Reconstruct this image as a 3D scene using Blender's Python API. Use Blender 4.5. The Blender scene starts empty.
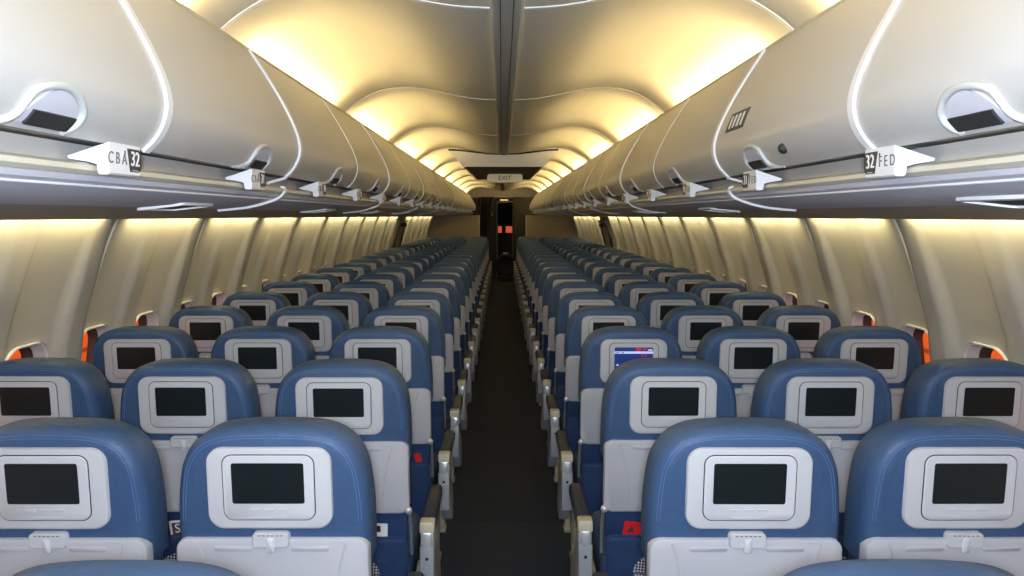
import bpy, bmesh, math, random
from mathutils import Vector, Matrix
random.seed(7)
C = bpy.context.scene.collection
CZ = 1.57                      # eye height of the photographer above the carpet

# ------------------------------------------------------------------ materials
def mat(name, col, rough=.5, metal=0., spec=.5, noise=None, bump=None, emit=None, estr=0., coat=0.):
    m = bpy.data.materials.new(name); m.use_nodes = True
    nt = m.node_tree; b = nt.nodes['Principled BSDF']
    c = tuple((v/12.92 if v <= .04045 else ((v+.055)/1.055)**2.4) for v in col)
    b.inputs['Base Color'].default_value = (*c, 1)
    b.inputs['Roughness'].default_value = rough
    b.inputs['Metallic'].default_value = metal
    b.inputs['Specular IOR Level'].default_value = spec
    b.inputs['Coat Weight'].default_value = coat
    if noise or bump:
        tc = nt.nodes.new('ShaderNodeTexCoord')
    if noise:
        sc, amt = noise
        n = nt.nodes.new('ShaderNodeTexNoise'); n.inputs['Scale'].default_value = sc; n.inputs['Detail'].default_value = 6
        nt.links.new(tc.outputs['Object'], n.inputs['Vector'])
        mx = nt.nodes.new('ShaderNodeMix'); mx.data_type = 'RGBA'
        mx.inputs['A'].default_value = (*[v*(1-amt) for v in c], 1)
        mx.inputs['B'].default_value = (*[min(1, v*(1+amt)) for v in c], 1)
        nt.links.new(n.outputs['Fac'], mx.inputs['Factor'])
        nt.links.new(mx.outputs['Result'], b.inputs['Base Color'])
    if bump:
        sc, st, di = bump
        n2 = nt.nodes.new('ShaderNodeTexNoise'); n2.inputs['Scale'].default_value = sc; n2.inputs['Detail'].default_value = 5
        n2.inputs['Distortion'].default_value = di
        nt.links.new(tc.outputs['Object'], n2.inputs['Vector'])
        bp = nt.nodes.new('ShaderNodeBump'); bp.inputs['Strength'].default_value = st; bp.inputs['Distance'].default_value = .01
        nt.links.new(n2.outputs['Fac'], bp.inputs['Height'])
        nt.links.new(bp.outputs['Normal'], b.inputs['Normal'])
    if emit:
        e = tuple((v/12.92 if v <= .04045 else ((v+.055)/1.055)**2.4) for v in emit)
        b.inputs['Emission Color'].default_value = (*e, 1); b.inputs['Emission Strength'].default_value = estr
    return m

def dots_mat(name, a, bcol, scale):
    m = mat(name, a, .6); nt = m.node_tree; b = nt.nodes['Principled BSDF']
    tc = nt.nodes.new('ShaderNodeTexCoord'); mp = nt.nodes.new('ShaderNodeMapping')
    mp.inputs['Rotation'].default_value = (0, math.radians(40), 0)
    ch = nt.nodes.new('ShaderNodeTexChecker'); ch.inputs['Scale'].default_value = scale
    ch.inputs['Color1'].default_value = (*[v**2.2 for v in a], 1); ch.inputs['Color2'].default_value = (*[v**2.2 for v in bcol], 1)
    nt.links.new(tc.outputs['Object'], mp.inputs['Vector']); nt.links.new(mp.outputs['Vector'], ch.inputs['Vector'])
    nt.links.new(ch.outputs['Color'], b.inputs['Base Color'])
    return m

def seam_wall_mat(name, col, gap, pitch):
    m = mat(name, col, .7); nt = m.node_tree; b = nt.nodes['Principled BSDF']
    tc = nt.nodes.new('ShaderNodeTexCoord'); w = nt.nodes.new('ShaderNodeTexWave')
    w.wave_type = 'BANDS'; w.bands_direction = 'Z'; w.inputs['Scale'].default_value = 1/pitch
    r = nt.nodes.new('ShaderNodeValToRGB'); r.color_ramp.elements[0].position = .0; r.color_ramp.elements[1].position = .06
    r.color_ramp.elements[0].color = (*[v**2.2 for v in gap], 1); r.color_ramp.elements[1].color = (*[v**2.2 for v in col], 1)
    nt.links.new(tc.outputs['Object'], w.inputs['Vector']); nt.links.new(w.outputs['Fac'], r.inputs['Fac'])
    nt.links.new(r.outputs['Color'], b.inputs['Base Color'])
    return m

LEATHER = mat('blue_leather', (.212,.312,.45), .5, spec=.4, noise=(9,.10), bump=(13,.45,1.4))
FABRIC  = mat('blue_pocket_fabric', (.14,.225,.37), .7, spec=.3, noise=(14,.14), bump=(10,.5,1.5))
STITCH  = mat('blue_thread', (.30,.43,.62), .7)
GREYPL  = mat('light_grey_plastic', (.755,.755,.765), .42, spec=.4)
TRAYPL  = mat('tray_grey_plastic', (.70,.70,.72), .45, spec=.4)
BEZELPL = mat('bezel_plastic', (.79,.79,.80), .38, spec=.4)
GAP     = mat('dark_gap', (.05,.05,.07), .6)
SCREEN  = mat('screen_glass', (.085,.11,.12), .35, spec=.5)
BUTTON  = mat('button_grey', (.75,.75,.77), .5)
PAD     = mat('armrest_pad_grey', (.16,.19,.25), .6)
CREAM   = mat('cream_plastic', (.80,.77,.66), .45)
ARMGR   = mat('armrest_grey', (.62,.63,.65), .4, spec=.5)
METAL   = mat('silver_metal', (.86,.86,.86), .35, metal=.45)
LEGM    = mat('beige_leg', (.66,.63,.55), .5)
STRUT   = mat('strut_grey', (.42,.43,.45), .5)
DARKM   = mat('dark_frame', (.09,.10,.12), .6)
BINP    = mat('bin_plastic', (.755,.75,.735), .36, spec=.4)
BINBODY = mat('bin_body_plastic', (.66,.65,.63), .5)
STRIP   = mat('white_strip', (.93,.93,.93), .4)
RINGP   = mat('latch_ring_plastic', (.76,.77,.76), .35)
SLOT    = mat('latch_slot_dark', (.16,.16,.16), .6)
PSU     = mat('service_panel_grey', (.82,.82,.86), .5)
UNDER   = mat('service_underside', (.74,.72,.66), .6)
VAL     = mat('valance_grey', (.70,.69,.67), .5)
RAIL    = mat('cream_rail', (.82,.80,.73), .4)
SIGNW   = mat('sign_white', (.92,.92,.92), .4)
EXITM   = mat('exit_sign_lit', (.80,.77,.68), .5, emit=(.85,.78,.62), estr=.28)
UNITU   = mat('unit_underside_shade', (.46,.42,.34), .6)  # brown stands in for the unlit shade beneath the ceiling unit
SIGNL   = mat('sign_grey_print', (.42,.42,.44), .5)
SIGND   = mat('sign_dark', (.20,.20,.21), .5)
CEIL    = mat('ceiling_panel', (.86,.84,.78), .5, noise=(60,.03))
CEILM   = mat('ceiling_channel', (.76,.75,.72), .5)
WALLP   = mat('sidewall_panel', (.69,.687,.675), .55, noise=(40,.04))
WALLS   = mat('sidewall_strip', (.84,.82,.77), .4)
REVEAL  = mat('window_reveal', (.82,.82,.84), .5)
SEAL    = mat('window_seal', (.27,.21,.21), .6)
CARPET  = mat('dark_carpet', (.225,.25,.295), .95, spec=.1, noise=(140,.55), bump=(260,.6,0))
BULK    = mat('bulkhead_beige', (.66,.62,.53), .6, noise=(8,.05))
DARKW   = mat('galley_dark', (.16,.155,.14), .6)
DOORM   = mat('door_frame_grey', (.45,.44,.42), .4)
CURT    = mat('curtain_fabric', (.10,.10,.11), .9)
RED     = mat('red_card', (.80,.10,.12), .5)
WHITE   = mat('card_white', (.90,.90,.90), .5)
ORANGE  = seam_wall_mat('orange_wall', (.98,.44,.14), (.55,.20,.06), .9)
NET     = dots_mat('pocket_net', (.07,.09,.15), (.75,.75,.78), 150)
MAPB    = mat('map_blue', (.10,.18,.45), .4, emit=(.13,.22,.48), estr=.4)
MAPW    = mat('map_white', (.8,.85,.95), .4, emit=(.75,.82,1.), estr=.45)
MAPR    = mat('map_red', (.8,.12,.15), .4, emit=(.80,.16,.20), estr=.4)
GLASS   = bpy.data.materials.new('window_glass'); GLASS.use_nodes = True
_b = GLASS.node_tree.nodes['Principled BSDF']
_b.inputs['Transmission Weight'].default_value = 1; _b.inputs['Roughness'].default_value = .02; _b.inputs['IOR'].default_value = 1.02

# ------------------------------------------------------------------ mesh helpers
class MB:
    def __init__(s): s.v, s.f, s.mi = [], [], []
    def add(s, vs, fs, m=0):
        b = len(s.v); s.v += [tuple(v) for v in vs]
        s.f += [tuple(b+i for i in f) for f in fs]; s.mi += [m]*len(fs)
    def loft(s, loops, cap='ngon', m=0, closed=True):
        n = len(loops[0]); vs = [p for l in loops for p in l]; fs = []
        rng = n if closed else n-1
        for k in range(len(loops)-1):
            for i in range(rng):
                j = (i+1) % n
                fs.append((k*n+i, k*n+j, (k+1)*n+j, (k+1)*n+i))
        L = (len(loops)-1)*n
        if cap == 'ngon':
            fs.append(tuple(range(n))[::-1]); fs.append(tuple(L+i for i in range(n)))
        elif cap == 'strip':
            h = n//2
            for i in range(h-1):
                fs.append((i, n-1-i, n-2-i, i+1)); fs.append((L+i, L+i+1, L+n-2-i, L+n-1-i))
        s.add(vs, fs, m)
    def box(s, x0, x1, y0, y1, z0, z1, bev=0, m=0, f=None):
        o = rrect((x0+x1)/2, (z0+z1)/2, x1-x0, z1-z0, max(bev, 1e-4), 3 if bev else 1)
        if bev: s.plate(o, [(y0, bev*.8), (y0+bev*.3, bev*.25), (y0+bev, 0), (y1-bev, 0), (y1-bev*.3, bev*.25), (y1, bev*.8)], f or XZ, m)
        else: s.plate([(x0,z0),(x1,z0),(x1,z1),(x0,z1)], [(y0,0),(y1,0)], f or XZ, m)
    def plate(s, out, layers, f, m=0):
        s.loft([[f(u, v, w) for u, v in inset(out, i)] for w, i in layers], 'ngon', m)
    def tube(s, path, r, sides=8, closed=False, m=0, flat=None):
        P = [Vector(p) for p in path]; n = len(P); loops = []
        up = Vector((0,0,1))
        for i in range(n):
            a = P[(i-1) % n] if (closed or i > 0) else P[i]
            b = P[(i+1) % n] if (closed or i < n-1) else P[i]
            t = (b-a).normalized()
            u = up - t*up.dot(t)
            if u.length < .05: u = Vector((0,1,0)) - t*t.y
            u.normalize(); w = t.cross(u)
            rr = r(i/(n-1)) if callable(r) else r
            loops.append([P[i] + (u*math.cos(q) + w*math.sin(q))*rr for q in [2*math.pi*k/sides for k in range(sides)]])
        if closed: loops.append(loops[0])
        s.loft(loops, None if closed else 'ngon', m)
    def ball(s, c, r, m=0, n=10, k=6):
        c = Vector(c); loops = []
        for j in range(k+1):
            a = -math.pi/2 + math.pi*(j+.02)/(k+.04)
            loops.append([c + Vector((math.cos(a)*math.cos(2*math.pi*i/n), math.cos(a)*math.sin(2*math.pi*i/n), math.sin(a)))*r for i in range(n)])
        s.loft(loops, 'ngon', m)
    def build(s, name, mats, parent=None, ang=38, warp=None):
        me = bpy.data.meshes.new(name)
        vs = [warp(*v) for v in s.v] if warp else s.v
        me.from_pydata(vs, [], s.f)
        for mm in (mats if isinstance(mats, (list, tuple)) else [mats]): me.materials.append(mm)
        for p, k in zip(me.polygons, s.mi): p.material_index = k
        bm = bmesh.new(); bm.from_mesh(me)
        bmesh.ops.recalc_face_normals(bm, faces=bm.faces); bm.to_mesh(me); bm.free()
        me.shade_smooth(); me.set_sharp_from_angle(angle=math.radians(ang))
        o = bpy.data.objects.new(name, me); C.objects.link(o)
        if parent: o.parent = parent
        return o
XZ = lambda u, v, w: (u, w, v)
YZ = lambda u, v, w: (w, u, v)
XY = lambda u, v, w: (u, v, w)

def rrect(cx, cy, w, h, r, n=6):
    out = []
    for (sx, sy, a0) in ((1,-1,-90),(1,1,0),(-1,1,90),(-1,-1,180)):
        ox, oy = cx+sx*(w/2-r), cy+sy*(h/2-r)
        for k in range(n+1):
            a = math.radians(a0+90*k/n); out.append((ox+r*math.cos(a), oy+r*math.sin(a)))
    return out
def inset(o, d):
    if abs(d) < 1e-9: return list(o)
    n = len(o); area = sum(o[i][0]*o[(i+1)%n][1]-o[(i+1)%n][0]*o[i][1] for i in range(n))
    sg = 1 if area > 0 else -1; res = []
    for i in range(n):
        p, q, r = o[i-1], o[i], o[(i+1)%n]
        e1 = Vector((q[0]-p[0], q[1]-p[1])); e2 = Vector((r[0]-q[0], r[1]-q[1]))
        if e1.length < 1e-9: e1 = e2
        if e2.length < 1e-9: e2 = e1
        e1.normalize(); e2.normalize()
        nn = Vector((-e1.y-e2.y, e1.x+e2.x))*sg
        if nn.length < 1e-6: nn = Vector((-e1.y, e1.x))*sg
        nn.normalize(); c = max(.5, nn.dot(Vector((-e1.y, e1.x))*sg))
        res.append((q[0]+nn.x*d/c, q[1]+nn.y*d/c))
    return res
def catmull(P, n):
    out = []; P = [Vector(p) for p in P]
    for i in range(len(P)-1):
        a = P[i-1] if i else P[0]*2-P[1]; b, c = P[i], P[i+1]; d = P[i+2] if i+2 < len(P) else P[-1]*2-P[-2]
        for k in range(n):
            t = k/n
            out.append(.5*((2*b)+(c-a)*t+(2*a-5*b+4*c-d)*t*t+(3*b-a-3*c+d)*t**3))
    out.append(P[-1]); return out
def offset_open(P, d):
    res = []
    for i in range(len(P)):
        a = P[max(0,i-1)]; b = P[min(len(P)-1,i+1)]; t = (b-a).normalized()
        res.append(P[i]+Vector((-t.y, t.x))*d)
    return res
def hull_circles(c1, r1, c2, r2, n=10):
    c1, c2 = Vector(c1), Vector(c2); d = c2-c1; L = d.length; a = math.atan2(d.y, d.x); b = math.acos((r1-r2)/L)
    out = []
    for k in range(n+1):
        q = a+b + (2*math.pi-2*b)*k/n; out.append((c1.x+r1*math.cos(q), c1.y+r1*math.sin(q)))
    for k in range(n+1):
        q = a-b + 2*b*k/n; out.append((c2.x+r2*math.cos(q), c2.y+r2*math.sin(q)))
    return out

def thing(name, label, cat, loc=(0,0,0), group=None):
    o = bpy.data.objects.new(name, None); C.objects.link(o); o.location = loc; o.empty_display_size = .1
    o['label'] = label; o['category'] = cat
    if group: o['group'] = group
    return o
def tag(o, label, cat, group=None):
    o['label'] = label; o['category'] = cat
    if group: o['group'] = group
    return o
def struct(o): o['kind'] = 'structure'; return o
def copy_tree(o, parent=None):
    c = o.copy(); C.objects.link(c); c.parent = parent
    for ch in o.children: copy_tree(ch, c)
    return c
ORD = ('zeroth first second third fourth fifth sixth seventh eighth ninth tenth eleventh twelfth thirteenth fourteenth fifteenth sixteenth '
       'seventeenth eighteenth nineteenth twentieth twenty-first twenty-second twenty-third').split()

def text_mesh(txt, size, name, m, parent, M):
    cu = bpy.data.curves.new(name, 'FONT'); cu.body = txt; cu.size = size; cu.align_x = 'CENTER'; cu.align_y = 'CENTER'; cu.extrude = .0006
    cu.resolution_u = 4
    t = bpy.data.objects.new(name, cu); C.objects.link(t)
    dg = bpy.context.evaluated_depsgraph_get(); dg.update()
    me = bpy.data.meshes.new_from_object(t.evaluated_get(dg)); me.name = name
    bpy.data.objects.remove(t); bpy.data.curves.remove(cu)
    me.materials.clear(); me.materials.append(m)
    me.transform(M)
    o = bpy.data.objects.new(name, me); C.objects.link(o); o.parent = parent
    return o

# ------------------------------------------------------------------ seats
TILT = .15
def tilt(x, y, z): return (x, y-(z-1.0)*TILT, z)
COVER_OUT = []
def cover_outline():
    half = [(.208,.815),(.209,.86),(.209,.90),(.2075,.945),(.2035,.99),(.197,1.03),(.186,1.058),(.170,1.082),(.147,1.101),(.118,1.113),(.085,1.119),(.045,1.1215),(0,1.122)]
    pts = [tuple(p) for p in catmull([Vector(p) for p in half], 3)]
    return pts + [(-x, z) for x, z in pts[-2::-1]]

def make_seat(kind, s, rich=True):
    """kind: aisle / middle / window; s: +1 when the aisle is on the +x side"""
    root = thing('airline_seat', 'blue leather airline seat', 'seat')
    out = cover_outline()
    # headrest cover (rounded shell)
    m = MB()
    lay = [(.012,.040),(.0135,.026),(.018,.014),(.028,.0045),(.045,0),(.095,0),(.118,.001),(.136,.008),(.146,.022),(.150,.045)]
    m.plate(out, lay, XZ)
    hc = m.build('headrest_cover', LEATHER, root, 60, tilt)
    if rich:
        st = MB()
        for ins, w in ((.017,.0165),(.023,.0142)):
            path = [(u, w-.0002, v) for u, v in inset(out, ins) if v > .90]
            st.tube(path, .0009, 5)
        st.build('stitching', STITCH, hc, 60, tilt)
    # monitor
    mh = MB(); mh.plate(rrect(0,.991,.265,.180,.034,8), [(.02,0),(.004,0),(.001,.002),(0,.006)], XZ)
    mon = mh.build('monitor_housing', GREYPL, root, 40, tilt)
    if rich:
        g = MB(); g.plate(rrect(0,.9945,.1965,.1465,.022,8), [(.002,0),(-.0006,0)], XZ); g.build('bezel_gap', GAP, mon, 40, tilt)
    bz = MB(); bz.plate(rrect(0,.9945,.1925,.1425,.020,8), [(.002,0),(-.0022,0),(-.0036,.0015)], XZ); bz.build('bezel', BEZELPL, mon, 40, tilt)
    sc = MB(); sc.plate(rrect(-.001,1.0045,.154,.0905,.005,3), [(-.002,0),(-.0042,.0005)], XZ); sc.build('screen', SCREEN, mon, 40, tilt)
    if rich:
        for dx in (-.03, 0, .03):
            b = MB(); b.plate(rrect(dx,.9455,.024,.0065,.003,4), [(-.003,0),(-.0048,.0008)], XZ); b.build('button', BUTTON, mon, 40, tilt)
        b = MB(); b.plate(rrect(0,.929,.07,.0022,.001,2), [(-.003,0),(-.0044,.0002)], XZ); b.build('card_slot', BUTTON, mon, 40, tilt)
    # tray table
    tr = MB(); tr.plate(rrect(0,.7625,.414,.233,.028,7), [(.035,0),(.008,0),(.004,.002),(.002,.007)], XZ)
    for q in (-1, 1):
        arc = [(q*(.128+.032*((1-t)**2.2)), .0035, .868-.205*t) for t in [k/12 for k in range(13)]]
        tr.tube(arc, .0034, 6)
        tr.tube([(q*(.128+.032), .0035, .868), (q*.13, .0032, .872)], .0022, 6)
        tr.plate(rrect(q*.082,.856,.082,.012,.006,5), [(.004,0),(.0006,0),(-.0004,.0015)], XZ)
    tray = tr.build('tray_table', TRAYPL, root, 40, tilt)
    la = MB(); la.plate(rrect(0,.877,.078,.034,.009,5), [(.02,0),(-.004,0),(-.007,.002)], XZ)
    latch = la.build('tray_latch', GREYPL, root, 40, tilt)
    if rich:
        tb = MB(); tb.plate(rrect(0,.867,.017,.034,.003,3), [(-.004,0),(-.010,.001),(-.0115,.003)], XZ); tb.build('latch_tab', BEZELPL, latch, 40, tilt)
        gr = MB()
        for k in range(6): gr.plate(rrect(-.024+.0096*k,.8885,.0062,.002,.0009,2), [(-.005,0),(-.0074,.0002)], XZ)
        gr.build('latch_grille', GAP, latch, 40, tilt)
    # seat back body and pocket
    bb = MB(); bb.plate(rrect(0,.66,.396,.46,.03,5), [(.035,.008),(.042,.001),(.05,0),(.11,0),(.13,.012),(.137,.03)], XZ)
    bb.build('backrest', LEATHER, root, 50, tilt)
    pk = MB(); pk.plate(rrect(0,.60,.396,.10,.006,3), [(.04,0),(.022,0),(.018,.004)], XZ)
    pk.plate(rrect(0,.445,.396,.25,.02,5), [(.010,0),(.0085,0),(.003,.006),(-.001,.016)], XZ)
    pk.tube([(-.19,.004,.568),(-.06,.0015,.5655),(.06,.0015,.5655),(.19,.004,.568)], .0035, 6)
    pocket = pk.build('seat_pocket', FABRIC, root, 45, tilt)
    if rich:
        nn = MB(); ov = [(.112*math.cos(a), .45+.07*math.sin(a)) for a in [2*math.pi*k/28 for k in range(28)]]
        nn.plate(ov, [(-.0005,0),(-.003,.002)], XZ); nn.build('pocket_net', NET, pocket, 45, tilt)
    # cushion, pan, legs
    cu = MB(); cu.box(-.200,.200,.16,.60,.36,.475,.035); cu.build('seat_cushion', LEATHER, root, 60)
    pn = MB(); pn.box(-.195,.195,.10,.56,.315,.362,.01); pn.build('seat_pan', DARKM, root, 40)
    for yy in (.14, .46):
        lg = MB(); lx = s*.195 if kind == 'aisle' else s*.10
        lg.tube([(lx, yy, .33), (lx, yy+.01, .20), (lx, yy-(.07 if yy < .3 else -.05), .012)], lambda t: .019-.004*t, 8)
        lg.box(lx-.02, lx+.02, yy-(.10 if yy < .3 else -.01), yy-(.03 if yy < .3 else -.09), 0, .022, .004)
        lg.build('leg', LEGM, root, 40)
    kb = MB(); kb.ball((s*.205, -.002, .660), .0125)
    kb.tube([(s*.207,.016,.655),(s*.209,.026,.60),(s*.209,.034,.50)], .0055, 6, m=1)
    kb.build('hinge_knob', [METAL, STRUT], root, 50, tilt)
    # armrest on the aisle side
    ax = s*(.250 if kind == 'aisle' else .2385); hw = .0235 if kind == 'aisle' else .018
    ac = MB(); ac.plate(hull_circles((.255,.475),.042,(.44,.27),.060), [(ax-hw,.006),(ax-hw+.006,0),(ax+hw-.006,0),(ax+hw,.006)], YZ)
    arm = ac.build('armrest', ARMGR, root, 40)
    pd = MB(); pd.box(ax-hw-.001, ax+hw+.001, .245, .60, .518, .570, .014); pd.build('armrest_pad', PAD, arm, 50)
    ec = MB(); ec.box(ax-hw-.001, ax+hw+.001, .190, .246, .533, .570, .006)
    ec.build('end_cap', CREAM, arm, 40)
    if rich:
        mc = MB(); mc.box(ax-hw*.62, ax+hw*.62, .186, .24, .488, .538, .004); mc.box(ax-hw*.9, ax+hw*.9, .200, .25, .49, .536, .006)
        mc.build('cap_clip', METAL, arm, 40)
        bl = MB(); bl.box(ax-hw, ax+hw, .192, .262, .33, .492, .006)
        br = bl.build('pivot_bracket', ARMGR, arm, 40)
        bt = MB(); bt.ball((ax, .190, .452), .0055); bt.build('bolt', DARKM, br, 60)
    if kind == 'aisle':
        fc = MB(); fc.plate(hull_circles((.54,.33),.028,(.60,.225),.036), [(s*.236,.004),(s*.240,0),(s*.262,0),(s*.266,.004)], YZ)
        fc.tube([(s*.252,.48,.46),(s*.252,.53,.43),(s*.252,.56,.33)], .009, 8)
        fc.build('leg_cover', LEGM, root, 40)
    return root

PITCH, ROW0, NROWS = .787, 1.005, 22
SIDE_X = {'aisle': .509, 'middle': .986, 'window': 1.467}
protos = {}
def place(kind, side, n):
    s = 1 if side < 0 else -1
    rich = n <= 9
    key = (kind, s, rich)
    if key not in protos:
        o = protos[key] = make_seat(kind, s, rich)
    else:
        o = copy_tree(protos[key])
    x = side*SIDE_X[kind]; y = ROW0+PITCH*n
    dx = dy = 0
    if (kind, side, n) == ('middle', 1, 1): dx = -.012
    if (kind, side, n) == ('middle', -1, 1): dx = .002
    if (kind, side, n) == ('middle', -1, 2): dx = -.006
    if (kind, side, n) == ('aisle', -1, 2): dy = -.015
    o.location = (x+dx, y+dy+random.uniform(-.004,.004), 0)
    o.rotation_euler = (0, 0, math.radians(random.uniform(-.3,.3)))
    sd = 'left' if side < 0 else 'right'
    if n == 0:
        o['label'] = f'blue leather aisle seat {sd} of the aisle, only its rounded top edge showing'
    else:
        o['label'] = f'blue leather {kind} seat {sd} of the aisle, in the {ORD[n]} full row ahead, screen dark'
    if (kind, side, n) == ('aisle', 1, 3):
        o['label'] = 'blue leather aisle seat whose seatback screen is lit with a blue map'
    o['group'] = 'rows of blue leather seats'
    return o
seats = {}
for n in range(0, NROWS+1):
    for side in (-1, 1):
        for kind in (('aisle',) if n == 0 else ('aisle','middle','window')):
            seats[(kind, side, n)] = place(kind, side, n)

# lit map on one screen
sr = seats[('aisle', 1, 3)]
def find(o, stem):
    for c in o.children:
        if c.name.split('.')[0] == stem: return c
        r = find(c, stem)
        if r: return r
old = find(sr, 'screen'); par = old.parent; bpy.data.objects.remove(old)
sc = MB()
sc.plate(rrect(-.001,1.0045,.154,.0905,.005,3), [(-.002,0),(-.0042,.0005)], XZ, 0)
def patch(x0, x1, z0, z1, m, pts=None):
    sc.plate(pts or [(x0,z0),(x1,z0),(x1,z1),(x0,z1)], [(-.0035,0),(-.0046,0)], XZ, m)
patch(-.078,.076,1.024,1.0335,1)
patch(-.076,-.058,1.026,1.0315,0); patch(-.05,-.04,1.027,1.0305,3)
sc.plate([(.008,1.036),(.018,1.0345),(.026,1.038),(.03,1.046),(.02,1.0475),(.006,1.0475)], [(-.0035,0),(-.0046,0)], XZ, 2)
sc.plate([(.033,1.037),(.05,1.039),(.052,1.047),(.038,1.047)], [(-.0035,0),(-.0046,0)], XZ, 2)
patch(.055,.072,1.036,1.042,1)
patch(.03,.036,1.012,1.022,2); patch(.045,.05,1.01,1.022,2)
patch(0,0,0,0,1,[(-.072,.975),(-.058,.975),(-.065,.984)])
so = sc.build('screen', [MAPB, MAPW, MAPR, GAP], par, 40, tilt); so['label'] = 'lit screen with blue map'

# cards tucked in the pockets
def card(name, label, x, y, z, w, h, mats, lean, parts, group=None):
    m = MB(); m.plate(rrect(0,0,w,h,.004,3), [(.001,0),(-.001,0)], XZ, 0)
    o = m.build(name, mats, None)
    o.location = (x, y-.074+(1-z)*.15+.0138, z); o.rotation_euler = (math.radians(8.5), math.radians(lean), 0)
    tag(o, label, 'card', 'cards in seat pockets')
    for nm, pts, mm in parts:
        q = MB(); q.plate(pts, [(-.0009,0),(-.0016,0)], XZ); q.build(nm, mm, o)
    return o
R = lambda n: ROW0+PITCH*n
card('safety_card', 'red card leaning in the pocket of the second aisle seat on the right', .412, R(2)+.074, .575, .095, .07, RED, 8,
     [('dark_print', [(-.035,.0),(-.012,.0),(-.022,.026)], SEAL)])
card('safety_card', 'white card in the pocket of the second aisle seat on the left', -.400, R(2)+.059, .575, .055, .075, WHITE, 2,
     [('dark_print', [(-.006,.01),(.006,.01),(.006,.03),(-.006,.03)], SIGND)])
card('safety_card', 'red card in the pocket of the third aisle seat on the left', -.352, R(3)+.074, .566, .026, .08, RED, -12, [])
sc2 = card('safety_card', 'white and dark red card in the pocket of the second middle seat', -1.000, R(2)+.074, .575, .11, .09, WHITE, -5,
     [('red_print', [(-.047,-.038),(.047,-.038),(.047,.038),(-.047,.038)], SEAL)])
text_mesh('S', .042, 'lettering', WHITE, sc2, Matrix.Translation((-.030,-.0022,.018)) @ Matrix.Rotation(math.pi/2, 4, 'X'))
text_mesh('E', .042, 'lettering', WHITE, sc2, Matrix.Translation((-.030,-.0022,-.020)) @ Matrix.Rotation(math.pi/2, 4, 'X'))

# ------------------------------------------------------------------ shell
YA, YF = -1.6, 19.85
def plane_box(name, x0, x1, y0, y1, z0, z1, m, bev=0):
    b = MB(); b.box(x0, x1, y0, y1, z0, z1, bev); return b.build(name, m)
struct(plane_box('floor', -1.75, 1.75, YA, 4.329, -.05, 0, CARPET))
struct(plane_box('floor', -1.75, 1.75, 4.332, 26, -.05, 0, CARPET))
struct(plane_box('floor', -1.75, 1.75, YA, 26, -.10, -.05, DARKM))

RF, ZC = 1.75, .75
def wall_x(z): return math.sqrt(max(.1, RF*RF-(z-ZC)**2))
def bay(t, z=1.0):                     # raised pilaster between two windows, shallow scoop at the window
    a = abs((t+.254-WX) % .508-.254); k = min(1, max(0, (a-.150)/.05)); k = k*k*(3-2*k)
    f = min(1, max(0, (z-.50)/.15))*(1-.75*min(1, max(0, (z-1.30)/.22)))
    mid = .7 if .30 < t < .56 else 1.0        # the rib between the two windows of a panel is shallower than the one at its seam
    return (.042*k*mid - .012*math.cos(min(1,a/.145)*math.pi/2))*f
ZW0, ZW1, WC, WW, WH, WX = .68, 1.20, .91, .295, .39, .172
def wall_panel_mesh(s):
    m = MB()
    def P(t, z): return (s*(wall_x(z)-bay(t, z)), t, z)
    def win_loop(grow, n=40):
        return rrect(WX, WC, WW+2*grow, WH+2*grow, (.09+grow), 9)
    ts = [.508*k/28 for k in range(29)]
    for b in range(2):
        t0 = .508*b; e = .003
        def grid(z0, z1, nz):
            vs, fs = [], []
            for j in range(nz+1):
                for t in ts:
                    tt = t0+min(max(t, e if b == 0 else 0), .508-(e if b == 1 else 0)); z = z0+(z1-z0)*j/nz
                    vs.append(P(tt, z) if b*0 == 0 else 0)
            k = len(ts)
            for j in range(nz):
                for i in range(k-1): fs.append((j*k+i, j*k+i+1, (j+1)*k+i+1, (j+1)*k+i))
            m.add(vs, fs)
        grid(-.0, ZW0+.006, 8); grid(ZW1-.006, 1.70, 12)
        # ring from the window opening to the rectangle of the bay
        inner = win_loop(0); N = len(inner); outer = []
        for (u, v) in inner:
            dx, dz = u-WX, v-WC
            k = min(((.508-WX) if dx > 0 else WX)/max(1e-6, abs(dx)), ((ZW1-WC) if dz > 0 else (WC-ZW0))/max(1e-6, abs(dz)))
            outer.append((WX+dx*k, WC+dz*k))
        # snap the nearest outer points to the corners
        for cx, cz in ((0,ZW0),(.508,ZW0),(.508,ZW1),(0,ZW1)):
            i = min(range(N), key=lambda q: (outer[q][0]-cx)**2+(outer[q][1]-cz)**2); outer[i] = (cx, cz)
        loops = []
        for q in range(9):
            w = q/8
            loops.append([P(t0+min(max(a[0]*(1-w)+b2[0]*w, e if b == 0 else 0), .508-(e if b == 1 else 0)), a[1]*(1-w)+b2[1]*w) for a, b2 in zip(inner, outer)])
        m.loft(loops, None)
    return m

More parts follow.
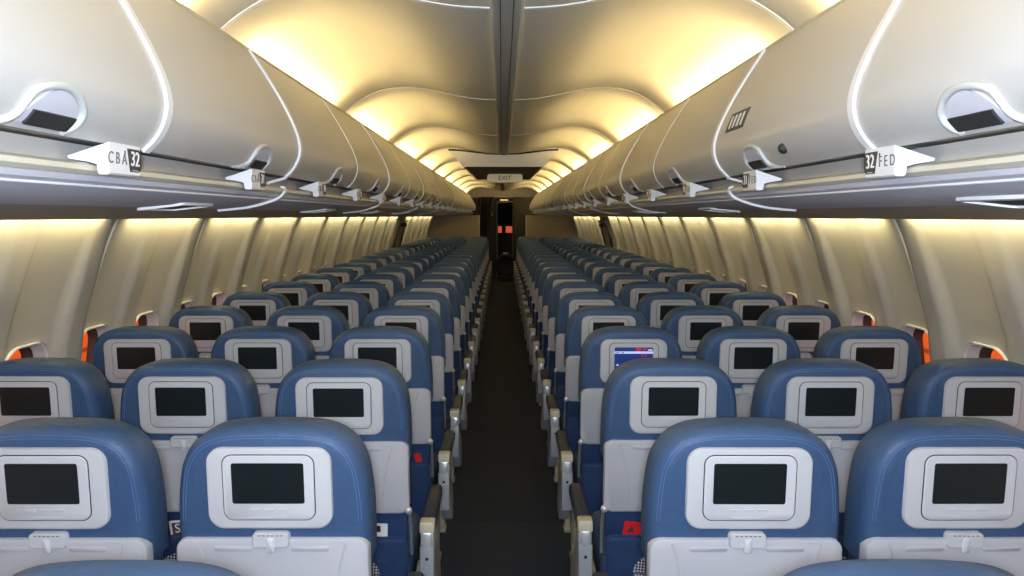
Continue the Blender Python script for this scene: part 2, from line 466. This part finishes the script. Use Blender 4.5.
def window(s, y0, idx):
    """rim, reveal, seal and pane of one cabin window; local origin at the bay start"""
    root = bpy.data.objects.new(f'window_{idx}', None); C.objects.link(root); root.location = (0, y0, 0); root['kind'] = 'structure'
    return root
win_meshes = {}
def window_parts(s, root, i):
    if s in win_meshes:
        for o in win_meshes[s]:
            c = o.copy(); C.objects.link(c); c.parent = root
        return
    lst = []
    def X(z, d): return s*(wall_x(z)+.008+d)
    base = rrect(WX, WC, WW, WH, .09, 9)
    r = MB(); r.tube([(s*(wall_x(v)-bay(u, v)-.002), u, v) for u, v in inset(base, .001)], .0055, 6, True)
    lst.append(r.build('window_rim', STRIP, root, 60))
    rv = MB(); loops = []
    for d, ins in ((-.016,-.002),(.01,.004),(.035,.012)):
        loops.append([(X(v,d), u, v) for u, v in inset(base, ins)])
    rv.loft(loops, None); lst.append(rv.build('window_reveal', REVEAL, root, 60))
    sl = MB(); loops = []
    for d, ins in ((.035,.012),(.036,.016),(.075,.020)):
        loops.append([(X(v,d), u, v) for u, v in inset(base, ins)])
    sl.loft(loops, None); lst.append(sl.build('window_seal', SEAL, root, 60))
    pn = MB(); lp = inset(base, .018)
    pn.loft([[(X(v,.068), u, v) for u, v in lp],[(X(v,.073), u, v) for u, v in lp]], 'ngon')
    lst.append(pn.build('window_pane', GLASS, root, 60))
    win_meshes[s] = lst

SEAM0 = 3.37-1.016*4
EXIT_Y = 12.6
pm = {}
widx = 0
for s, side in ((-1,'left'),(1,'right')):
    for k in range(0, 27):
        y0 = SEAM0+1.016*k + 0
        if y0 < YA-.2 or y0 > 25: continue
        if s not in pm:
            o = wall_panel_mesh(s).build(f'wall_{side}', WALLP, None, 50); pm[s] = o
        else:
            o = bpy.data.objects.new(f'wall_{side}', pm[s].data); C.objects.link(o)
        o.location = (0, y0, 0); struct(o)
        st = MB()
        zz = [.02+1.60*j/40 for j in range(41)]; loops = []
        for dx, dy in ((.020,-.009),(-.007,-.0075),(-.012,-.002),(-.009,.004),(.020,.006)):
            loops.append([(s*(wall_x(z)-bay(dy % 1.016, z)+dx), dy, z) for z in zz])
        st.loft(loops, None, closed=False)
        if s*10 not in pm:
            t = st.build(f'trim_{1 if s < 0 else 2}', WALLS, None, 30); pm[s*10] = t
        else:
            t = bpy.data.objects.new(pm[s*10].name.split('.')[0], pm[s*10].data); C.objects.link(t)
        t.location = (0, y0, 0); struct(t)
        for b in range(2):
            widx += 1
            w = window(s, y0+.508*b, widx); window_parts(s, w, widx)

# orange walls added outside to give the panes their orange glow
for s, side in ((-1,'left'),(1,'right')):
    b = MB(); b.box(s*3.2-.05, s*3.2+.05, -4, 40, -.8, 3.5); o = b.build('orange_backdrop_'+side, ORANGE); struct(o)

for s, side in ((-1,'left'),(1,'right')):
    struct(plane_box('wall_light_block_'+side, s*1.62-.02, s*1.62+.02, YA-.06, 26, 1.60, 2.40, BULK))  # unseen closers added to block orange light leaking in above the side walls
# ---- aft closing wall behind the camera
struct(plane_box('wall_aft', -1.75, 1.75, YA-.06, YA, 0, 2.35, BULK))

# ------------------------------------------------------------------ overhead bins
BPROF = catmull([Vector(p) for p in [(.672,.120),(.650,.142),(.634,.172),(.629,.205),(.637,.245),(.660,.300),(.695,.365),(.738,.435),(.785,.505)]], 5)
ARC = [0]
for i in range(1, len(BPROF)): ARC.append(ARC[-1]+(BPROF[i]-BPROF[i-1]).length)
def surf(a, off=0):
    a = max(0, min(ARC[-1]-1e-6, a))
    i = max(k for k in range(len(ARC)-1) if ARC[k] <= a)
    t = (a-ARC[i])/(ARC[i+1]-ARC[i]); p = BPROF[i].lerp(BPROF[i+1], t)
    j0, j1 = max(0,i-1), min(len(BPROF)-1, i+2)
    d = (BPROF[j1]-BPROF[j0]).normalized()
    return p+Vector((-d.y, d.x))*off      # +off = towards the aisle
BL = 1.016
def make_bin(s, thick, far):
    root = thing('overhead_bin', 'bin', 'overhead bin')
    def W(p, y): return (s*p.x, y, CZ+p.y)
    y0, y1 = .004, BL-.004
    d = MB(); outer = [surf(a) for a in [ARC[-1]*k/40 for k in range(41)]]
    inner = [surf(a, -.012) for a in [ARC[-1]*k/40 for k in range(41)]][::-1]
    loop = outer+inner
    d.loft([[W(p, y) for p in inset_v(loop, .003 if e else 0)] for y, e in ((y0,1),(y0+.003,0),(y1-.003,0),(y1,1))], 'strip')
    door = d.build('bin_door', BINP, root, 50)
    b = MB(); sec = [Vector(p) for p in [(.700,.127),(.668,.20),(.700,.325),(.765,.445),(.83,.462),(1.18,.40),(1.28,.127)]]
    b.loft([[W(p, y) for p in sec] for y in (y0, y1)], 'ngon'); b.build('bin_body', BINBODY, root, 30)
    w = .012 if thick else .004; h = .006 if thick else .0025
    st = MB(); o2 = [surf(a, h) for a in [ARC[-1]*k/40 for k in range(41)]]; i2 = [surf(a, -.01) for a in [ARC[-1]*k/40 for k in range(41)]][::-1]
    st.loft([[W(p, y) for p in (o2+i2)] for y in (BL-2*w, BL)], 'strip'); st.build('edge_strip', STRIP, root, 50)
    lip = MB(); lip.tube([W(surf(ARC[-1], -.002), y0), W(surf(ARC[-1], -.002), y1)], .007, 8); lip.build('top_rail', CREAM, root, 60)
    # latch
    ring = catmull([Vector(p) for p in [(.485,.001),(.520,.004),(.547,.010),(.561,.024),(.564,.044),(.572,.060),(.600,.071),(.645,.076),(.681,.069),(.706,.054),(.717,.038),(.713,.020),(.698,.008)]], 4)
    r = MB(); r.tube([W(surf(p.y, .002), p.x) for p in ring], lambda t: .0062*min(1, .3+5*t), 8)
    rg = r.build('latch_ring', RINGP, root, 60)
    def surface_patch(rows, off, th):
        lo = []
        m = MB()
        g0 = [[W(surf(a, off), y) for a, y in row] for row in rows]; g1 = [[W(surf(a, off-th), y) for a, y in row] for row in rows]
        nR, nC = len(rows), len(rows[0]); vs = [p for rr in g0 for p in rr]+[p for rr in g1 for p in rr]; B = nR*nC; fs = []
        for i in range(nR-1):
            for j in range(nC-1):
                q = (i*nC+j, i*nC+j+1, (i+1)*nC+j+1, (i+1)*nC+j); fs.append(q); fs.append(tuple(B+k for k in q[::-1]))
        edge = [(0,j) for j in range(nC)]+[(i,nC-1) for i in range(1,nR)]+[(nR-1,j) for j in range(nC-2,-1,-1)]+[(i,0) for i in range(nR-2,0,-1)]
        E = [i*nC+j for i, j in edge]
        for k in range(len(E)): fs.append((E[k], E[(k+1)%len(E)], B+E[(k+1)%len(E)], B+E[k]))
        m.add(vs, fs); return m
    top = lambda y: .074*max(0, 1-((y-.640)/.075)**2)**.5
    rows = [[(.012+(max(.014, top(y)-.004)-.012)*k/6, y) for k in range(7)] for y in [.570+.140*i/14 for i in range(15)]]
    surface_patch(rows, .003, .006).build('latch_paddle', METALB, root, 60)
    rows = [[(.012+.024*k/4, y) for k in range(5)] for y in [.588+.112*i/10 for i in range(11)]]
    surface_patch(rows, .0065, .006).build('latch_slot_shade', SLOT, root, 60)  # raised dark plate paints the shade of the open recess
    return root
def inset_v(loop, d):
    if d == 0: return loop
    return [Vector(p) for p in inset([(p.x, p.y) for p in loop], -d*.0)]
METALB = mat('latch_paddle_silver', (.82,.82,.86), .3, metal=.1)
bp = {}
B0 = 1.565-BL
THICK = {0:1, 1:1, 3:1, 5:1, 7:1, 9:1, 11:1, 13:1, 15:1, 17:1}
for s, side in ((-1,'left'),(1,'right')):
    for k in range(-2, 19):
        th = k in THICK
        if (s, th) not in bp: o = bp[(s, th)] = make_bin(s, th, 0)
        else: o = copy_tree(bp[(s, th)])
        o.location = (0, B0+BL*k, 0)
        if k < 0: o['label'] = f'pale grey overhead bin {side} of the aisle, {"just" if k == -1 else "well"} behind the viewer'
        else: o['label'] = f'pale grey overhead bin {side} of the aisle, {ORD[k+1]} bin with a latch ahead'
        o['group'] = 'overhead bins'
        if s == 1 and k == 1:
            def W(a, y, off): p = surf(a, off); return (p.x, y, CZ+p.y)
            def pat(y0, y1, a0, a1, off, sh=0, mm=0):
                m.loft([[W(a, y+sh*(a-a0), off) for a in [a0+(a1-a0)*i/4 for i in range(5)]] + [W(a, y+sh*(a-a0), off-.002) for a in [a1-(a1-a0)*i/4 for i in range(5)]] for y in (y0, y1)], 'strip', mm)
            m = MB(); pat(.72, .90, .135, .195, .0012); pl = m.build('placard', SIGND, o)
            for q in range(4):
                m = MB(); pat(.745+.038*q, .763+.038*q, .145, .185, .002, .12); m.build('pictogram', SIGNW, pl)
            m = MB(); p = surf(.05, .002); m.ball((p.x, .40, CZ+p.y), .013); m.build('bin_lock', SLOT, o)

# ---- valance, rail and service panel under the bins (continuous runs)
def run(name, prof, m, s, y0=YA, y1=YF, th=.004):
    P = [Vector(p) for p in prof]; Q = offset_open(P, th)[::-1]
    b = MB(); ys = [y0, y1]
    b.loft([[(s*p.x, y, CZ+p.y) for p in P+Q] for y in ys], 'strip'); return struct(b.build(name, m, None, 30))
PS = [(.694,.066),(.700,.058),(.7155,.0515),(.7165,.0495),(.735,.0425),(.765,.034),(.80,.027),(.86,.021),(.98,.011),(1.10,.005),(1.38,-.011)]
for s in (-1, 1):
    i = 3 if s < 0 else 7
    run(f'trim_{i}', [(1.30,.122),(.735,.122),(.733,.092)], VAL, s)
    run(f'trim_{i+1}', [(.735,.0925),(.690,.0865),(.683,.082),(.682,.074),(.690,.068),(.72,.066)], RAIL, s)
    run(f'trim_{i+2}', [(x,z) for x,z in PS if x < .9], PSU, s)
    run(f'trim_{i+3}', [(.862,.0209),(.98,.011),(1.10,.005),(1.38,-.011),(1.385,.002),(1.385,.02)], UNDER, s)
    # thin white bead on the service panel
    b = MB(); b.tube([(s*.7135, YA, CZ+.0515), (s*.7135, YF, CZ+.0515)], .0028, 6); struct(b.build(f'trim_{11 if s < 0 else 12}', STRIP))
    # light baffle behind the sidewall lamps
    b = MB(); b.loft([[(s*x, y, CZ+z) for x, z in ((1.385,.02),(1.30,.118),(1.60,.118),(1.60,.124),(1.29,.124),(1.38,.018))] for y in (YA, YF)], 'ngon')
    struct(b.build(f'trim_{13 if s < 0 else 14}', UNDER))
    # joint strips across rail and service panel
    for k in (1,3,5,7,9,11,13):
        ys = B0+BL*(k+1)
        b = MB()
        path = catmull([Vector(p) for p in [(.674,.116),(.69,.110),(.728,.100),(.729,.096)]], 5)
        b.loft([[(s*p.x, ys+dy, CZ+p.y+dz) for p in path] for dy, dz in ((-.012,.004),(-.012,-.003),(.012,-.003),(.012,.004))], None, closed=False)
        path = catmull([Vector(p) for p in [(.690,.089),(.680,.084),(.678,.074),(.688,.060),(.712,.047),(.76,.032),(.81,.023),(.88,.0165)]], 5)
        b.loft([[(s*p.x-s*.003*(dz<0), ys+dy, CZ+p.y+dz) for p in path] for dy, dz in ((-.013,.004),(-.013,-.003),(.013,-.003),(.013,.004))], None, closed=False)
        struct(b.build(f'trim_{15 if s < 0 else 16}', STRIP, None, 40))

# ---- row markers
def row_marker(s, y, num, idx):
    side = 'left' if s < 0 else 'right'
    root = thing('row_marker', f'white row marker {num} under the bins {side} of the aisle', 'sign', (s*.70, y, CZ+.09), 'row number markers')
    L = .128
    sec = [(.655,.1215),(.655,.071),(.658,.068),(.670,.068),(.674,.071),(.676,.085),(.690,.089),(.722,.094),(.724,.0985)]
    b = MB(); loops = []
    for yy, k in ((-L/2,0),(L/2-.012,0),(L/2-.003,.35),(L/2,1)):
        loops.append([(s*(x+.012*k*(1 if x < .66 else 0))-s*.70, yy, z-.09) for x, z in sec])
    b.loft(loops, 'ngon'); b.build('housing', SIGNW, root, 25)
    if idx < 9:
        sg = -1 if s < 0 else 1
        fx = -s*.0455
        # dark number panel at the far end of the face
        f = lambda u, v, w: (s*(.655-w)-s*.70, u, v-.09+CZ*0)
        pts = [(.012,.0760),(.046,.0760),(.052,.079),(.0555,.085),(.0555,.106),(.052,.112),(.046,.1155),(-.000,.1155)]
        q = MB(); q.plate(pts, [(0,0),(.0008,0)], f); panel = q.build('number_panel', SIGND, root)
        rot = Matrix(((0,0,-s,0),(-s,0,0,0),(0,1,0,0),(0,0,0,1)))
        text_mesh(str(num), .036, 'row_number', SIGNW, panel, Matrix.Translation((-s*.0462, .0300, .0075)) @ rot)
        q = MB(); q.plate([(.020,.0782),(.043,.0782),(.043,.0792),(.020,.0792)], [(.0008,0),(.0012,0)], f); q.build('underline', SIGNW, panel)
        text_mesh('C B A' if s < 0 else 'F E D', .028, 'seat_letters', SIGNL, root, Matrix.Translation((-s*.0455, -.036, .0055)) @ rot)
        q = MB(); q.plate(rrect(-.008,.107,.0035,.009,.0015,2), [(0,0),(.0008,0)], f); q.build('dot_mark', SIGND, root)
for k in range(22):
    row_marker(-1, 1.444+PITCH*k, 32-k, k); row_marker(1, 1.508+PITCH*k, 32-k, k)

# ---- oxygen / lens frames in the underside
def psu_z(x):
    for (x0,z0),(x1,z1) in zip(PS[:-1], PS[1:]):
        if x0 <= x <= x1: return z0+(z1-z0)*(x-x0)/(x1-x0)
    return PS[-1][1]
for s, ys in ((-1, (2.12,3.75,5.3,6.9)), (1, (1.37,3.3,5.0,6.6))):
    side = 'left' if s < 0 else 'right'
    for k, y in enumerate(ys):
        b = MB(); o = rrect(0, 0, .115, .22, .015, 4)
        fn = lambda u, v, w: (s*(.83+u), v, CZ+psu_z(.83+u)-w)
        pts = o; inn = inset(o, .011); n = len(o)
        loops = [[fn(*p, 0) for p in o],[fn(*p,.006) for p in o],[fn(*p,.006) for p in inn],[fn(*p,0) for p in inn]]
        root = thing('service_panel', f'white framed dark service panel under the bins {side} of the aisle, {ORD[k+1]} one ahead', 'panel', (0, y, 0), 'service panels')
        b.loft(loops, None); b.build('panel_frame', STRIP, root)
        g = MB(); g.plate(inn, [(-.001,0),(.002,0)], fn); g.build('lens', SLOT, root)

# ------------------------------------------------------------------ ceiling
CP = catmull([Vector(p) for p in [(.047,.634),(.16,.641),(.286,.662),(.42,.690),(.53,.701),(.64,.693),(.73,.664),(.81,.617),(.87,.568),(.925,.50)]], 4)
CL = 2.032
def ceil_panel(s):
    m = MB(); ny = 16; vs, fs = [], []
    ysl = [.006+(CL-.012)*j/ny for j in range(ny+1)]
    for y in ysl:
        e = abs(2*y/CL-1)
        for p in CP:
            k = min(1, max(0, (p.x-.18)/.35))
            vs.append((s*p.x, y, CZ+p.y+.020*k*(1-max(0,(e-.3)/.7)**2.5)))
    n = len(CP)
    for j in range(ny):
        for i in range(n-1): fs.append((j*n+i, j*n+i+1, (j+1)*n+i+1, (j+1)*n+i))
    m.add(vs, fs); return m
cpm = {}
CS0 = 2.58-2*CL
for s in (-1, 1):
    for k in range(0, 11):
        y0 = CS0+CL*k
        if s not in cpm: o = ceil_panel(s).build('ceiling', CEIL, None, 60); cpm[s] = o
        else: o = bpy.data.objects.new('ceiling', cpm[s].data); C.objects.link(o)
        o.location = (0, y0, 0); struct(o)
        thick = (k == 2)
        b = MB(); w = .011 if thick else .0045
        loops = []
        for dy, dz in ((-w,.006),(-w,-.004),(w,-.004),(w,.006)):
            loops.append([(s*p.x, dy, CZ+p.y+dz) for p in CP[:-2]])
        b.loft(loops, None, closed=False); t = b.build('trim_17', STRIP if thick else CEIL, None, 40); t.location = (0, y0, 0); struct(t)
# backing above the panels so that no light leaks
struct(plane_box('ceiling', -1.75, 1.75, YA-.06, 26, 2.36, 2.40, CEILM))
# channel along the centre line
b = MB(); b.box(-.019,.019,CS0,26,CZ+.632,CZ+.66); struct(b.build('trim_18', CEILM))
for q in (-1, 1):
    b = MB(); b.box(q*.033-.011,q*.033+.011,CS0,26,CZ+.629,CZ+.66); struct(b.build('trim_19', CEILM))
    b = MB(); b.box(q*.048-.004,q*.048+.004,CS0,26,CZ+.621,CZ+.65,.001); struct(b.build('trim_20', RAIL))
b = MB(); b.box(-.05,.05,CS0,26,CZ+.66,CZ+.68); struct(b.build('trim_21', GAP))

# dropped ceiling unit with the exit sign below it
SF, SB = 8.62, 11.7
du = thing('ceiling_unit', 'cream boxed unit dropped from the ceiling over the aisle', 'ceiling unit', (0,SF,CZ+.503))
m = MB()
topw = [(-.56,.672),(-.45,.668),(-.3,.650),(-.15,.633),(0,.627),(.15,.633),(.3,.650),(.45,.668),(.56,.672)]
face = [(-.41,.503),(.41,.503)]+[(x,z) for x,z in topw[::-1]]
m.loft([[(x,y,z-.503) for x,z in face] for y in (0,.02)], 'ngon'); m.build('front_panel', SIGNW, du, 20)
m = MB()
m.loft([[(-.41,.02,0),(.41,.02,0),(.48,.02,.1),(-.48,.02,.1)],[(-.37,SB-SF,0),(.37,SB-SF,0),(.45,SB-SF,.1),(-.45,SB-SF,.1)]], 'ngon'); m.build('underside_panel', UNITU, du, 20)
for q in (-1,1):
    m = MB(); m.tube([(q*.395,.03,-.003),(q*.355,SB-SF-.02,-.003)], .009, 6); m.build('side_rail', CREAM, du)
m = MB(); m.tube([(x,-.004,z-.503+.002) for x,z in topw], .008, 6); m.build('top_gap', GAP, du)

ex = thing('exit_sign', 'grey exit sign hanging under the dropped ceiling unit', 'exit sign', (.02,10.1,CZ+.45))
m = MB(); m.plate(rrect(0,0,.42,.098,.03,6), [(-.03,.008),(-.024,0),(.024,0),(.03,.008)], XZ); m.build('sign_body', EXITM, ex, 40)
m = MB(); m.box(-.03,.03,-.015,.015,.045,.055); m.build('mount', DARKW, ex)
text_mesh('EXIT', .078, 'lettering', SIGND, ex, Matrix.Translation((0,-.0312,0)) @ Matrix.Rotation(math.pi/2, 4, 'X'))

# overwing exit hatches
for s, side in ((-1,'left'),(1,'right')):
    r = bpy.data.objects.new(f'door_{1 if s < 0 else 2}', None); C.objects.link(r); r['kind'] = 'structure'; r.location = (0, EXIT_Y, 0)
    m = MB(); zz = [.75+.75*k/10 for k in range(11)]
    m.loft([[(s*(wall_x(z)-d), y, z) for z in zz] for y, d in ((.02,.0),(.02,.045),(.06,.06),(.96,.06),(1.0,.045),(1.0,.0))], None, closed=False)
    m.build('hatch_panel', UNDER, r, 40)
    m = MB(); m.tube([(s*(wall_x(z)-.062), y, z) for y, z in rrect(.51,1.12,.84,.66,.12,6)], .012, 6, True); m.build('hatch_edge', DARKW, r, 60)
    m = MB(); m.tube([(s*(wall_x(1.42)-.09), y, 1.42) for y in (.30,.35,.65,.70)], .02, 8); m.build('handle', DARKM, r, 60)

# ------------------------------------------------------------------ front end
for s, side in ((-1,'left'),(1,'right')):
    m = MB(); m.loft([[(s*x, y, z) for x, z in [(.53,0),(.53,CZ+.02)]+[(wall_x(CZ-.02)-.02,CZ+.02)]+[(wall_x(z)-.02, z) for z in (1.2,.8,.4,0)]] for y in (19.06,19.10)], 'ngon')
    struct(m.build('wall_bulkhead_'+side, BULK, None, 20))
    m = MB(); m.box(s*.53-.012, s*.53+.012, 19.05, 19.11, 0, CZ+.02, .004); struct(m.build('trim_22', RAIL))
struct(plane_box('wall_front', -1.75, -.16, 21.6, 21.7, 0, CZ+.475, DARKW))
struct(plane_box('wall_front', .29, 1.75, 21.6, 21.7, 0, CZ+.475, DARKW))
struct(plane_box('wall_front', -.16, .29, 21.6, 21.7, CZ+.38, CZ+.475, DARKW))
struct(plane_box('wall_front', -1.75, 1.75, 21.55, 21.72, CZ+.475, CZ+.78, CEIL))
struct(plane_box('wall_front', -1.75, 1.75, 25.9, 26, 0, 2.35, GAP))
m = MB(); m.box(-.155,-.125,21.57,21.62,0,CZ+.36); m.box(.255,.285,21.57,21.62,0,CZ+.36); m.box(-.155,.285,21.57,21.62,CZ+.34,CZ+.375)
struct(m.build('door_3', DOORM))
m = MB(); m.box(-.06,.14,21.5,21.56,CZ+.395,CZ+.42,.005)
tag(m.build('doorway_downlight', mat('lamp_lit', (.9,.8,.6), .4, emit=(1,.8,.5), estr=1.2)), 'small lit lamp strip above the forward doorway', 'lamp')
for x, w, lb in ((-.07,.10,'narrow glowing red panel in the dark doorway'), (.17,.17,'wider glowing red panel beside the narrow one in the doorway')):
    m = MB(); m.box(x-w/2,x+w/2,22.3,22.36,CZ-.44,CZ-.27,.01)
    o = m.build('lit_panel', mat('red_lit', (.7,.2,.12), .4, emit=(.92,.40,.26), estr=.6)); tag(o, lb, 'panel', 'red panels in the doorway')
m = MB(); m.box(-.14,.27,22.3,22.6,0,CZ-.44,.02); tag(m.build('galley_cart', DARKW), 'dark cart standing in the forward doorway under the red panels', 'cart')
# curtain left of the doorway
m = MB(); n = 30; loops = []
for j in range(9):
    t = j/8; z = CZ+.45-t*1.9
    row = []
    for i in range(n+1):
        u = i/n; x1 = -.20-.16*min(1, t*1.6); x = -.56+(x1+.56)*u
        row.append((x, 19.9+.03*math.sin(u*26), z))
    loops.append(row)
back = [[(x, y+.012, z) for x, y, z in r] for r in loops]
m.loft([a+b[::-1] for a, b in zip(loops, back)], None)
tag(m.build('curtain', CURT, None, 60), 'dark curtain drawn back at the left of the forward doorway', 'curtain')
m = MB(); m.box(-.30,-.25,20.2,20.22,CZ+.0,CZ+.14,.003); tag(m.build('curtain_gap_patch', WHITE), 'small white patch beside the dark curtain', 'card')  # white plate added for the pale gap at the curtain
# closet right of the doorway
cl = thing('closet', 'tall dark closet right of the forward doorway', 'closet', (.42,20.4,0))
m = MB(); m.box(-.16,.9,0,.6,0,CZ+.46,.01); m.build('carcass', DARKW, cl)
m = MB(); m.box(-.14,.02,-.02,.0,.1,CZ+.3,.004); m.build('closet_door', DARKW, cl)
m = MB(); m.ball((-.0,-.03,1.05), .015); m.build('handle', METAL, cl)
# round dark object in the aisle
rc = thing('round_case', 'dark round case standing in the aisle before the forward doorway', 'case', (.08,20.2,0))
m = MB(); ring = [(.22*math.cos(a), 0, .40+.22*math.sin(a)) for a in [2*math.pi*k/28 for k in range(28)]]
m.tube(ring, .05, 8, True); m.build('rim', DARKM, rc, 60)
m = MB(); m.plate([(.19*math.cos(a), .40+.19*math.sin(a)) for a in [2*math.pi*k/28 for k in range(28)]], [(-.02,.03),(-.03,0),(.03,0)], XZ); m.build('disc', GAP, rc, 40)
m = MB(); m.box(-.16,.16,-.08,.08,0,.15,.02); m.build('stand', DARKM, rc)
m = MB(); m.box(-.07,.05,-.03,.0,.66,.70,.004); m.build('tag', WHITE, rc)

# ------------------------------------------------------------------ lights
def area(name, loc, direction, sx, sy, power, col, spread=180, ydir=True):
    l = bpy.data.lights.new(name, 'AREA'); l.shape = 'RECTANGLE'; l.size = sx; l.size_y = sy; l.energy = power; l.color = col
    l.spread = math.radians(spread)
    o = bpy.data.objects.new(name, l); C.objects.link(o); o.location = loc
    z = -Vector(direction).normalized(); y = Vector((0,1,0)); x = y.cross(z).normalized(); y = z.cross(x)
    o.rotation_euler = Matrix((x, y, z)).transposed().to_euler()
    return o
WARM = (1.0, .745, .335)
WARM2 = (1.0, .80, .38)
P_COVE, P_WALL, P_FLASH = 8.6, 4.4, 56.0
for s in (-1, 1):
    for k in range(0, 11):
        y = CS0+CL*(k+.5)
        area('cove_lamp', (s*.865, y, CZ+.495), (-s*.25, 0, .97), .05, CL-.55, P_COVE, WARM)
    for k in range(21):
        y = SEAM0+1.016*(k+.5)
        if y < YA or y > 18.9 or abs(y-EXIT_Y-.5) < .9: continue
        area('sidewall_lamp', (s*1.502, y, CZ+.030), (s*.90, 0, -.42), .02, .78, P_WALL, WARM2, 125)
# camera flash
l = bpy.data.lights.new('camera_flash', 'AREA'); l.shape = 'DISK'; l.size = .12; l.energy = P_FLASH; l.color = (.73,.84,1.0)
o = bpy.data.objects.new('camera_flash', l); C.objects.link(o); o.location = (-.015,-.06,1.60); o.rotation_euler = (math.radians(90),0,0)
# added lamps outside the windows, lighting the orange walls
for s in (-1, 1):
    area('backdrop_fill', (s*2.3, 8, 3.0), (s*.8, 0, -1.1), .3, 24, 800, (1,.86,.62))
w = bpy.data.worlds.new('world'); bpy.context.scene.world = w; w.use_nodes = True
w.node_tree.nodes['Background'].inputs[0].default_value = (.05,.05,.055,1)
w.node_tree.nodes['Background'].inputs[1].default_value = .3

# ------------------------------------------------------------------ camera
cam = bpy.data.cameras.new('camera'); co = bpy.data.objects.new('camera', cam); C.objects.link(co)
co.location = (-.015, 0, CZ); co.rotation_euler = (math.pi/2, 0, 0)
cam.sensor_width = 36; cam.lens = 846/1024*36; cam.shift_x = .0098; cam.shift_y = -.0703; cam.clip_start = .02
S = bpy.context.scene; S.camera = co
S.view_settings.view_transform = 'Standard'; S.view_settings.look = 'None'; S.view_settings.gamma = 1; S.view_settings.exposure = 0
S.view_settings.use_curve_mapping = False
S.cycles.max_bounces = 8; S.cycles.diffuse_bounces = 5; S.cycles.use_denoising = True
S.cycles.sample_clamp_indirect = 4
